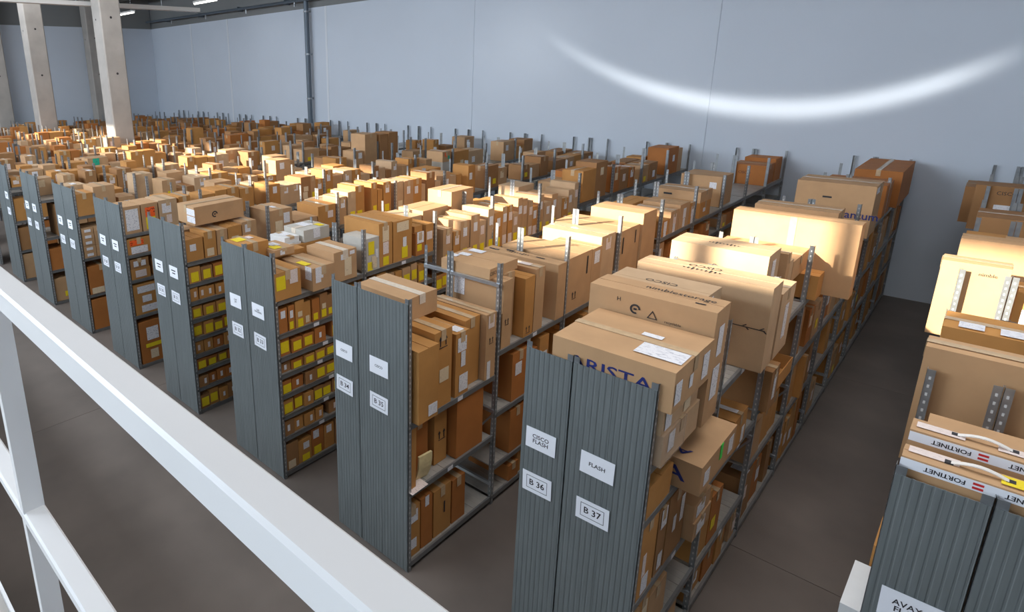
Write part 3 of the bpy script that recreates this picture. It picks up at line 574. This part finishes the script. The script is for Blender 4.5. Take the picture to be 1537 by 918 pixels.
# B29 .. B22
C('B29', TOPLEV, -5.15, -4.71, .03, .28, 2.034, 2.42, 0, 0, 'carton with one tall printed sheet', [('x', .5, .5, .18, .30, 'W')])
C('B29', TOPLEV, -5.15, -4.71, .30, .54, 2.034, 2.42, 0, 0, 'carton with orange and yellow squares', [('x', .5, .68, .14, .14, 'O'), ('x', .5, .28, .14, .17, 'Y')])
C('B29', TOPLEV, -5.15, -4.71, .56, .84, 2.034, 2.43, 3, 0, 'carton with white corner sheets', [('x', .4, .7, .14, .14, 'W'), ('x', .5, .3, .08, .12, 'P')])
shelf_fill('B29', TOPLEV, .87, 2.3, 2.034, .42, (.16, .28), (.8, 1), 'plain', gap=.02, mats=(1, 1, 0))
C('B29', 'fourth level', -5.1, -4.71, .04, .38, 1.734, 1.96, 1, 0, 'carton with orange square over white sheet', [('x', .4, .72, .2, .08, 'O'), ('x', .5, .25, .24, .1, 'W')])
C('B29', 'fourth level', -5.1, -4.71, .41, .75, 1.734, 1.93, 1, 0, 'plain carton with small white tag', [('x', .5, .5, .04, .06, 'W')])
C('B29', 'third level', -5.1, -4.71, .05, .33, 1.364, 1.52, 1, 0, 'carton with pink sheet, lower of two', [('x', .5, .5, .16, .1, 'P')]); C('B29', 'third level', -5.1, -4.71, .05, .32, 1.522, 1.66, 2, 0, 'carton with white tags, upper of two', [('x', .3, .5, .07, .08, 'W'), ('x', .7, .5, .07, .08, 'W')])
C('B29', 'third level', -5.1, -4.71, .38, .72, 1.364, 1.62, 1, 0, 'plain carton beside the stacked two', [('x', .5, .5, .04, .07, 'W')])
C('B29', 'second level', -5.15, -4.71, .05, .42, .824, 1.28, 1, 0, 'carton covered in white stickers', [('x', .5, .82, .26, .1, 'W'), ('x', .5, .5, .14, .1, 'W'), ('x', .6, .18, .26, .1, 'W')]); C('B29', 'second level', -5.15, -4.71, .45, .70, .824, 1.27, 1, 0, 'carton with a pink framed sheet', [('x', .5, .7, .14, .16, 'W'), ('x', .5, .25, .16, .14, 'O')])
C('B29', 'bottom level', -5.15, -4.71, .06, .55, .054, .70, 4, 0, 'large russet carton with pale labels', [('x', .4, .7, .18, .2, 'W'), ('x', .4, .2, .12, .14, 'C'), ('x', .4, .42, .24, .06, 'Y')]); C('B29', 'bottom level', -5.15, -4.72, .58, .95, .054, .72, 4, 0, 'large russet carton behind the pale labelled one', [])
C('B27', TOPLEV, -6.95, -6.51, .04, .30, 2.004, 2.36, 1, 0, 'upright orange brown carton, first of two', []); C('B27', TOPLEV, -6.95, -6.51, .32, .66, 2.004, 2.44, 0, 0, 'upright tan carton, second of two', [])
for j in range(5):
    for i in range(3): C('B27', 'third level', -6.9, -6.515, .05+i*.2, .24+i*.2, 1.304+j*.1, 1.40+j*.1, 0, 0, '', [('x', .5, .5, .1, .045, 'W')], kind='tagged box')
C('B27', 'second level', -6.95, -6.51, .06, .50, .674, 1.15, 4, 0, 'russet carton with yellow foot label', [('x', .3, .12, .2, .1, 'C')]); C('B27', 'bottom level', -6.95, -6.51, .05, .62, .054, .58, 4, 0, 'large plain russet carton', [])
for rk in ('B25', 'B23'): lower(rk, (0,), 'plain', (.2, .4), (0, 1, 2, 4), fillp=.1)
shelf_fill('B29', TOPLEV, 2.35, 6.8, 2.0, .5, (.11, .24), (.55, .95), 'mixed', gap=.08); shelf_fill('B29', TOPLEV, 6.8, 10.6, 2.0, .5, (.3, .6), (.5, 1), 'plain', gap=.65)
C('B27', TOPLEV, -7.45, -6.98, 6.84, 7.25, 2.004, 2.70, 0, .03, 'tall tan carton standing alone among empty shelves, first of a pair', [])
C('B27', TOPLEV, -7.45, -6.96, 7.34, 7.62, 2.004, 2.66, 2, 0, 'tall brown carton standing beside the tall tan one', [], tape='none')
C('B27', TOPLEV, -7.43, -6.95, 7.64, 7.95, 2.004, 2.68, 2, 0, 'tall brown carton at the back of the tall trio', [], tape='none')
C('B23', TOPLEV, -10.64, -10.26, 1.62, 2.06, 2.004, 2.42, 0, 0, 'tan carton with a square green label', [('x', .4, .78, .14, .16, 'G')])
C('B29', TOPLEV, -5.16, -4.72, 6.95, 7.22, 2.004, 2.24, 'G', 0, 'grey carton with an orange label near the empty shelves', [('x', .3, .5, .12, .1, 'O')])
C('B29', TOPLEV, -5.16, -4.72, 6.95, 7.22, 2.242, 2.46, 0, 0, 'tan carton with red label on top of the grey one', [('x', .4, .7, .08, .08, 'O'), ('x', .75, .4, .06, .08, 'G')])
for rk in ('B27', 'B28', 'B26', 'B25', 'B24', 'B23', 'B22'):
    shelf_fill(rk, TOPLEV, .7 if rk == 'B27' else .05, 5.2, 2.0, .46, (.15, .38), (.35, 1), 'plain', gap=.16, mats=(0, 0, 1, 1, 3, 3, 2))
    shelf_fill(rk, TOPLEV, 5.2, 10.6, 2.0, .42, (.2, .5), (.35, 1), 'plain', gap=.72, mats=(0, 1, 2, 2))
for rk in FAR:
    shelf_fill(rk, TOPLEV, .3, 6.0, 2.0, .45, (.16, .42), (.25, .95), 'plain', gap=.2, mats=(0, 1, 1, 2, 3, 4, 2))
    shelf_fill(rk, TOPLEV, 6.0, 10.6, 2.0, .55 if rk[1] in '01' else .38, (.18, .5), (.25, 1), 'plain', gap=.12 if rk[1] in '01' else .35, mats=(1, 1, 2, 2, 4, 2))
# ---- right foreground pair
C('A', TOPLEV, 3.372, 4.34, .035, .15, 1.884, 2.535, 0, 0, 'thin carton with printed tape and carry handle, nearest on the right', [('z', .10, .62, .16, .055, 'P'), ('z', .37, .5, .12, .075, 'Y')], fort=True, tape='none')
C('A', TOPLEV, 3.375, 4.34, .27, .40, 1.884, 2.555, 0, 0, 'thin carton with printed tape and carry handle, second on the right', [('z', .10, .45, .16, .055, 'P'), ('z', .36, .45, .14, .055, 'P')], fort=True, tape='none')
C('A', TOPLEV, 3.42, 4.30, .45, .95, 1.884, 2.36, 0, 0, 'tan carton lying behind the two handled ones', [])
C('A', TOPLEV, 3.335, 4.42, 1.275, 1.47, 1.884, 2.61, 0, 0, 'broad carton behind the galvanised posts on the right', [], prints=[('z', .45, .5, 'CHECK POINT', .03, 'K')])
C('A', TOPLEV, 3.37, 4.3, 2.05, 2.41, 1.884, 2.50, 1, 0, 'carton with a row of white top labels', [('z', .14, .25, .12, .12, 'W'), ('z', .42, .25, .26, .13, 'W')])
C('A', TOPLEV, 3.245, 3.655, 3.70, 3.92, 1.884, 2.545, 0, 0, 'sunlit upright carton leaning over the aisle on the right', [], prints=[('y', .7, .88, 'nimble', .03, 'K')])
C('A', TOPLEV, 3.72, 4.2, 3.75, 4.1, 1.884, 2.36, 1, 0, 'carton at the right picture edge with dark text', [('y', .2, .5, .1, .2, 'W')])
C('A', TOPLEV, 3.315, 4.25, 4.45, 4.70, 1.884, 2.59, 0, 0, 'sunlit broad carton with a shaded top edge on the right', [])
C('A', TOPLEV, 3.32, 3.62, 5.3, 5.8, 1.884, 2.40, 1, 0, 'shaded carton behind the sunlit broad one', [('z', .5, .2, .25, .08, 'W')]); C('A', TOPLEV, 3.6, 4.2, 5.0, 5.25, 1.884, 2.50, 0, 0, 'carton with a sunlit face near the right picture edge', [])
C('A', TOPLEV, 3.36, 4.1, 6.6, 7.2, 1.884, 2.42, 2, 0, 'brown carton second from the wall on the right', []); C('A', TOPLEV, 3.26, 4.15, 8.55, 8.95, 1.884, 2.50, 2, 0, 'brown carton with white delivery label on the right', [('y', .35, .5, .2, .12, 'W')], prints=[('y', .35, .85, 'CISCO', .05, 'K')]); C('A', TOPLEV, 3.15, 4.1, 9.0, 9.65, 1.884, 2.40, 2, 0, 'brown carton closest to the wall on the right', [])
C('A', 'third level', 3.285, 3.62, .12, .5, 1.304, 1.62, 'W', 0, 'white carton sticking out into the aisle on the right', [('x', .5, .5, .1, .1, 'W')])
C('A', 'third level', 3.36, 3.65, .9, 1.15, 1.304, 1.75, 1, 0, 'brown carton at the rack edge on the right', []); C('A', 'third level', 3.34, 3.65, .55, .85, 1.304, 1.72, 1, 0, 'orange brown carton just behind the white one', [])

# ------------------------------------------------------------------ which cartons show largest: painter's z-buffer over their boxes
PXW, PXH = 512, 306
def proj(pts):
    d = np.asarray(pts)-np.array(CAM); z = d@np.array(fwd)
    s = PXW/1537
    return np.stack([(CX_PX+F_PX*(d@np.array(RT))/z)*s, (CY_PX-F_PX*(d@np.array(UP))/z)*s, z], 1)
zb = np.full((PXH, PXW), 1e9); ib = np.full((PXH, PXW), -1, int)
def raster(q, idn):
    for tri in ((0, 1, 2), (0, 2, 3)):
        a, b_, c = (q[i] for i in tri)
        if min(a[2], b_[2], c[2]) < .1: continue
        x0, x1 = max(0, int(min(a[0], b_[0], c[0]))), min(PXW-1, int(max(a[0], b_[0], c[0]))+1)
        y0, y1 = max(0, int(min(a[1], b_[1], c[1]))), min(PXH-1, int(max(a[1], b_[1], c[1]))+1)
        if x1 < x0 or y1 < y0: continue
        den = (b_[1]-c[1])*(a[0]-c[0])+(c[0]-b_[0])*(a[1]-c[1])
        if abs(den) < 1e-9: continue
        X, Y = np.meshgrid(np.arange(x0, x1+1)+.5, np.arange(y0, y1+1)+.5)
        l0 = ((b_[1]-c[1])*(X-c[0])+(c[0]-b_[0])*(Y-c[1]))/den; l1 = ((c[1]-a[1])*(X-c[0])+(a[0]-c[0])*(Y-c[1]))/den
        l2 = 1-l0-l1; Z = l0*a[2]+l1*b_[2]+l2*c[2]
        ok = (l0 >= 0) & (l1 >= 0) & (l2 >= 0) & (Z < zb[y0:y1+1, x0:x1+1])
        zb[y0:y1+1, x0:x1+1][ok] = Z[ok]; ib[y0:y1+1, x0:x1+1][ok] = idn
def raster_box(b_, idn):
    q = proj(bv(*b_))
    for f in BF: raster(q[list(f)], idn)
for code, (xl, xr, dk) in RACKS.items():
    raster_box((xl, xr, -.006, 0, 0, 2.45), -2)
    for k in range(NB):
        for z in dk(k): raster_box((xl, xr, k*L, (k+1)*L, z-.02, z), -2)
raster_box((-6, 6, RY0, RY1, RZ-.055, RZ), -2)
for i, c in enumerate(CARTONS): raster_box(c['b'], i)
cnt = np.bincount(ib[ib >= 0].ravel(), minlength=len(CARTONS))
keep = set()
for kind, most in (('carton', 300), ('tagged box', 220)):
    ids = [i for i, c in enumerate(CARTONS) if c['kind'] == kind and cnt[i] > 0]
    ids.sort(key=lambda i: -cnt[i]); keep |= set(ids[:most])
print('cartons', len(CARTONS), 'individual', len(keep), 'hidden', int((cnt == 0).sum()))

# ------------------------------------------------------------------ carton building
def kmat(m): return WHITEBOX if m == 'W' else GREYBOX if m == 'G' else KR[m]
def carton_mesh(sx, sy, h, m, open_=False):
    """box, origin at base centre, with two top flaps that meet in a recessed seam and slightly uneven corners"""
    j = lambda: R.uniform(-.0025, .0025)
    a, b_ = sx/2, sy/2; along_x = sx >= sy; g = .003; dpt = .004
    V = [(sxx*a+j(), syy*b_+j(), 0) for sxx, syy in ((-1, -1), (1, -1), (1, 1), (-1, 1))]
    V += [(sxx*a+j(), syy*b_+j(), h+j()) for sxx, syy in ((-1, -1), (1, -1), (1, 1), (-1, 1))]
    Fs = [(0, 3, 2, 1), (0, 1, 5, 4), (1, 2, 6, 5), (2, 3, 7, 6), (3, 0, 4, 7)]
    if open_:
        t = .006
        V += [(sxx*(a-t), syy*(b_-t), z) for z in (h, .01) for sxx, syy in ((-1, -1), (1, -1), (1, 1), (-1, 1))]
        for i in range(4):
            k = (i+1) % 4; Fs += [(4+i, 4+k, 8+k, 8+i), (8+i, 8+k, 12+k, 12+i)]
        Fs.append((12, 13, 14, 15))
    else:
        r1, r2 = h+R.uniform(0, .003), h+R.uniform(0, .003)
        if along_x:   # seam runs along x
            V += [(-a, -g, r1), (a, -g, r1), (a, -g, h-dpt), (-a, -g, h-dpt), (-a, g, r2), (a, g, r2), (a, g, h-dpt), (-a, g, h-dpt)]
            Fs += [(4, 5, 9, 8), (8, 9, 10, 11), (11, 10, 14, 15), (15, 14, 13, 12), (12, 13, 6, 7), (5, 6, 13, 14, 10, 9), (7, 4, 8, 11, 15, 12)]
        else:
            V += [(-g, -b_, r1), (-g, b_, r1), (-g, b_, h-dpt), (-g, -b_, h-dpt), (g, -b_, r2), (g, b_, r2), (g, b_, h-dpt), (g, -b_, h-dpt)]
            Fs += [(7, 4, 8, 9), (9, 8, 11, 10), (10, 11, 15, 14), (14, 15, 12, 13), (13, 12, 5, 6), (4, 5, 12, 15, 11, 8), (6, 7, 9, 10, 14, 13)]
    return mesh('carton', V, Fs, m)
LABX = {}
def label_mesh(face, st):
    k = (face, st)
    if k not in LABX:
        mm = LABM[st, face]; t = .0012
        LABX[k] = (MB().box(0, t, -.5, .5, -.5, .5) if face == 'x' else MB().box(-.5, .5, -t, 0, -.5, .5) if face == 'y' else MB().box(-.5, .5, -.5, .5, 0, t)).mesh('label', mm)
    return LABX[k]
LNAME = {'W': 'white_label', 'P': 'pale_label', 'Y': 'yellow_label', 'C': 'cream_label', 'O': 'orange_label', 'G': 'green_label'}
def bar_logo(m):
    mb = MB(); hs = (.25, .45, .8, .45, .25, .45, .8, .45, .25)
    for i, h in enumerate(hs): mb.box(-1.6+i*.4-.06, -1.6+i*.4+.06, -.001, 0, -h/2, h/2)
    return mb.mesh('bars', m)
def ring(m):
    n = 16; V = [(r*math.cos(i*2*math.pi/n), 0, r*math.sin(i*2*math.pi/n)) for r in (.62, 1) for i in range(n)]
    mb = MB().add(V, [(i, (i+1) % n, n+(i+1) % n, n+i) for i in range(n-3)]); mb.box(-.3, .3, -.001, 0, -.2, .2); return mb.mesh('ring', m)
def tri(m):
    V = [(math.sin(i*2*math.pi/3)*r, 0, math.cos(i*2*math.pi/3)*r) for r in (.75, 1.05) for i in range(3)]
    return mesh('triangle', V, [(i, (i+1) % 3, 3+(i+1) % 3, 3+i) for i in range(3)], m)
def arrows(m):
    mb = MB()
    for x in (-.8, .6):
        mb.box(x-.12, x+.12, -.001, 0, -.9, .2).add([(x-.4, 0, .2), (x+.4, 0, .2), (x, 0, .9)], [(0, 1, 2)])
    mb.box(-1.1, 1.0, -.001, 0, -1.25, -1.1); return mb.mesh('arrows', m)
def band(m):
    mb = MB().box(-8.6, 8.6, -.001, 0, -.06, .06)
    for i in range(-3, 5):
        x = i*2.1; mb.add([(x-.5, 0, .08), (x, 0, .42), (x+.12, 0, .34), (x-.25, 0, .08)], [(0, 1, 2, 3)]).add([(x, 0, -.08), (x+.3, 0, -.36), (x+.45, 0, -.3), (x+.25, 0, -.08)], [(0, 1, 2, 3)])
    return mb.mesh('band', m)
PRM = {}
def print_mesh(txt, ink):
    m = {'K': INK, 'B': BLUEINK, 'R': REDINK}[ink]; k = (txt, ink)
    if k not in PRM:
        PRM[k] = bar_logo(m) if txt == 'bars' else ring(m) if txt == 'ring' else tri(m) if txt == 'tri' else arrows(m) if txt == 'arrows' else band(m) if txt == 'band' else \
            MB().box(-1, 1, -.001, 0, -.22, .22).mesh('slot', m) if txt == 'slot' else MB().box(-.14, .14, -.001, 0, -1, 1).mesh('slot', m) if txt == 'vslot' else text_mesh(txt, m, .015 if ink == 'B' else 0)
    return PRM[k]
def place_on(o, root, face, u, v, sx, sy, h, eps):
    if face == 'x': o.location = (sx/2+eps, (u-.5)*sy, v*h)
    elif face == 'y': o.location = ((u-.5)*sx, -sy/2-eps, v*h)
    else: o.location = ((u-.5)*sx, (v-.5)*sy, h+eps)
def tape_mesh(sx, sy, h, mode):
    """strip along the top seam that folds down over the ends"""
    t = .0015; w = min(.03, min(sx, sy)*.18); e = .0045
    if mode in ('yv',):
        return MB().box(-w, w, -sy/2-.004, -sy/2-.0025, 0.02, h).mesh('tape', TAPE)
    m = CLEARTAPE if mode.endswith('p') else TAPE
    if mode.endswith('p'): w *= 1.25
    mb = MB(); dn = min(.09, h*.4)
    if sx >= sy: mb.box(-sx/2-.004, sx/2+.004, -w, w, h+e, h+e+t).box(sx/2+.003, sx/2+.0045, -w, w, h-dn, h+e+t).box(-sx/2-.0045, -sx/2-.003, -w, w, h-dn, h+e+t)
    else: mb.box(-w, w, -sy/2-.004, sy/2+.004, h+e, h+e+t).box(-w, w, -sy/2-.0045, -sy/2-.003, h-dn, h+e+t)
    return mb.mesh('tape', m)
order = {}
for i in sorted(keep, key=lambda i: (CARTONS[i]['rack'], CARTONS[i]['lev'], CARTONS[i]['kind'], CARTONS[i]['b'][2]+.001*CARTONS[i]['b'][4])):
    c = CARTONS[i]; k = (c['rack'], c['lev'], c['kind']); order[k] = order.get(k, 0)+1; c['n'] = order[k]
def ordi(n): return '%d%s' % (n, 'th' if 10 <= n % 100 <= 20 else {1: 'st', 2: 'nd', 3: 'rd'}.get(n % 10, 'th'))
FARNAME = {c: '%s distant row, %s side' % (ORD[int(c[1])], ('near', 'far')[int(c[2])]) for c in FAR}
def rack_phrase(rk):
    if rk == 'A': return 'right foreground rack'
    return FARNAME[rk] if rk in FARNAME else 'rack '+rk
SHADE = {0: 'tan', 1: 'ochre brown', 2: 'dark brown', 3: 'pale tan', 4: 'russet', 'W': 'white', 'G': 'grey'}
def auto_look(c):
    x0, x1, y0, y1, z0, z1 = c['b']; h = z1-z0; w_ = y1-y0
    shape = 'tall ' if h > 1.5*w_ else 'low ' if h < .6*w_ else ''
    st = [l[5] for l in (c['labs'] or [])]
    det = ' with yellow label' if 'Y' in st else ' with white label' if 'W' in st else ' with pale label' if 'P' in st or 'C' in st else ''
    return shape+SHADE[c['m']]+' carton'+det
stuff_mb = MB(); smats = KR+[WHITEBOX, GREYBOX]
def smi(m): return 5 if m == 'W' else 6 if m == 'G' else m
for i, c in enumerate(CARTONS):
    x0, x1, y0, y1, z0, z1 = c['b']; sx, sy, h = x1-x0, y1-y0, z1-z0
    if i not in keep:
        stuff_mb.box(x0, x1, y0, y1, z0, z1, smi(c['m'])); continue
    o = obj('carton' if c['kind'] == 'carton' else 'tagged_box', carton_mesh(sx, sy, h, kmat(c['m']), c.get('open')), None, ((x0+x1)/2, (y0+y1)/2, z0), c['rz'])
    look = c['look'] or auto_look(c)
    if c['kind'] == 'tagged box': look = look.replace('carton', 'small box')
    if c['look']: lab = look if c['rack'] == 'A' else '%s, on rack %s' % (look, c['rack']) if len(look.split()) <= 12 else look
    elif c['rack'] in FARNAME: lab = '%s, %s from front, %s' % (look, ordi(c['n']), rack_phrase(c['rack']))
    else: lab = '%s, %s from front, %s, %s' % (look, ordi(c['n']), c['lev'], rack_phrase(c['rack']))
    if c['look'] and c['lev'] != TOPLEV and len(lab.split()) <= 14: lab += ' '+c['lev']
    tag(o, lab, 'carton' if c['kind'] == 'carton' else 'box', 'cardboard cartons on the racks' if c['kind'] == 'carton' else 'small boxes on the tight shelves')
    big = cnt[i] > 25
    if c['labs'] and cnt[i] > 6:
        for (face, u, v, w_, hh, st) in c['labs']:
            l = obj(LNAME[st], label_mesh(face, st), o)
            place_on(l, o, face, u, v, sx, sy, h, .0028 if face != 'z' else .0062)
            l.scale = (1, w_, hh) if face == 'x' else (w_, 1, hh) if face == 'y' else (w_, hh, 1)
    mode = c['tape'] or ('x' if c['kind'] == 'carton' and R.random() < .7 else 'none')
    if mode != 'none' and cnt[i] > 14 and not c.get('open'): obj('tape', tape_mesh(sx, sy, h, mode), o)
    for (face, u, v, txt, s, ink) in c['prints']:
        p = obj('printed_mark', print_mesh(txt, ink), o); place_on(p, o, face, u, v, sx, sy, h, .0032 if face != 'z' else .0048)
        p.scale = (s*(1.45 if txt == 'ARISTA' else 1), 1, s)
        if face == 'x': p.rotation_euler = (0, 0, math.pi/2)
        if face == 'z': p.rotation_euler = (-math.pi/2, 0, math.pi if txt not in ('nimblestorage', 'secure data', 'slot') else 0) if txt != 'x' else (0, 0, 0)
    if c.get('wrap'): obj('plastic_wrap', MB().box(-sx/2-.004, sx/2+.006, -sy/2-.006, sy*.1, -.0, h+.003).mesh('wrap', WRAP), o)
    if c.get('green'): obj('green_tape', MB().box(sx/2+.004, sx/2+.006, sy*.0, sy*.07, h-.11, h+.002).mesh('tape', GREENTAPE), o)
    if c.get('fort'):
        strip = obj('printed_tape', MB().box(-sx/2, sx/2, -.0015, 0, -.022, .022).mesh('strip', PAPER), o, (0, -sy/2-.0022, h-.03))
        for q in range(4):
            t_ = obj('tape_lettering', text_mesh('FORTINET', INK, .03), strip, (-sx/2+.14+q*.24, -.0022, 0), scale=(.020, 1, .020)); t_.rotation_euler = (0, math.pi, 0)
            obj('tape_emblem', MB().box(-.016, .016, -.0005, 0, .004, .014).box(-.016, .016, -.0005, 0, -.014, -.004).mesh('emblem', REDINK), strip, (-sx/2+.24+q*.24, -.0022, 0))
        hd = MB()
        for a in range(8):
            t0, t1 = a/8, (a+1)/8; f_ = lambda t: (-.09+.18*t, .003+.022*math.sin(math.pi*t))
            (xa, za), (xb, zb_) = f_(t0), f_(t1); hd.add([(xa, -.012, za), (xb, -.012, zb_), (xb, .012, zb_), (xa, .012, za), (xa, -.012, za+.004), (xb, -.012, zb_+.004), (xb, .012, zb_+.004), (xa, .012, za+.004)], BF)
        obj('carry_handle', hd.mesh('handle', mat('handle_band', (.78, .74, .68), .5)), o, (-sx/2+.235, .0, h))
        for s_ in (-.09, .09): obj('handle_clip', MB().box(-.014, .014, -.014, .014, 0, .006).mesh('clip', INK), o, (-sx/2+.235+s_, 0, h+.003))
st = obj('distant_cartons', stuff_mb.mesh('distant_cartons', smats)); st['kind'] = 'stuff'
tag(st, 'many brown cartons packed on the distant racks', 'cartons')

# ------------------------------------------------------------------ small loose things
def sheet(name, pts, m):
    return mesh(name, pts, [(0, 1, 2, 3), (3, 2, 5, 4), (1, 0, 6, 7), (2, 1, 7, 8), (5, 2, 8, 9)][:2], m)
env = MB()
for i in range(6):
    f_ = lambda q: (.02*math.sin(q*3)+.05*q, .26*q)
    (a0, z0_), (a1, z1_) = f_(i/6), f_((i+1)/6)
    env.add([(-.0+a0, 0, z0_), (.02+a0, 0, z0_), (.02+a0, .15, z0_), (a0, .15, z0_), (a1, 0, z1_), (.02+a1, 0, z1_), (.02+a1, .15, z1_), (a1, .15, z1_)], BF)
eo = tag(obj('padded_envelope', env.mesh('envelope', ENV), None, (.47, .17, .785), -.1), 'crumpled yellow padded envelope standing on the second shelf of rack B35', 'envelope')
ps = tag(obj('paper_sheet', MB().add([(0, 0, 0), (.14, 0, -.012), (.14, .2, -.01), (0, .2, 0), (0, 0, .0015), (.14, 0, -.0105), (.14, .2, -.0085), (0, .2, .0015)], BF).mesh('sheet', LAB_P), None, (.455, .02, .798)), 'loose sheet of paper over the second shelf edge of rack B35', 'paper')
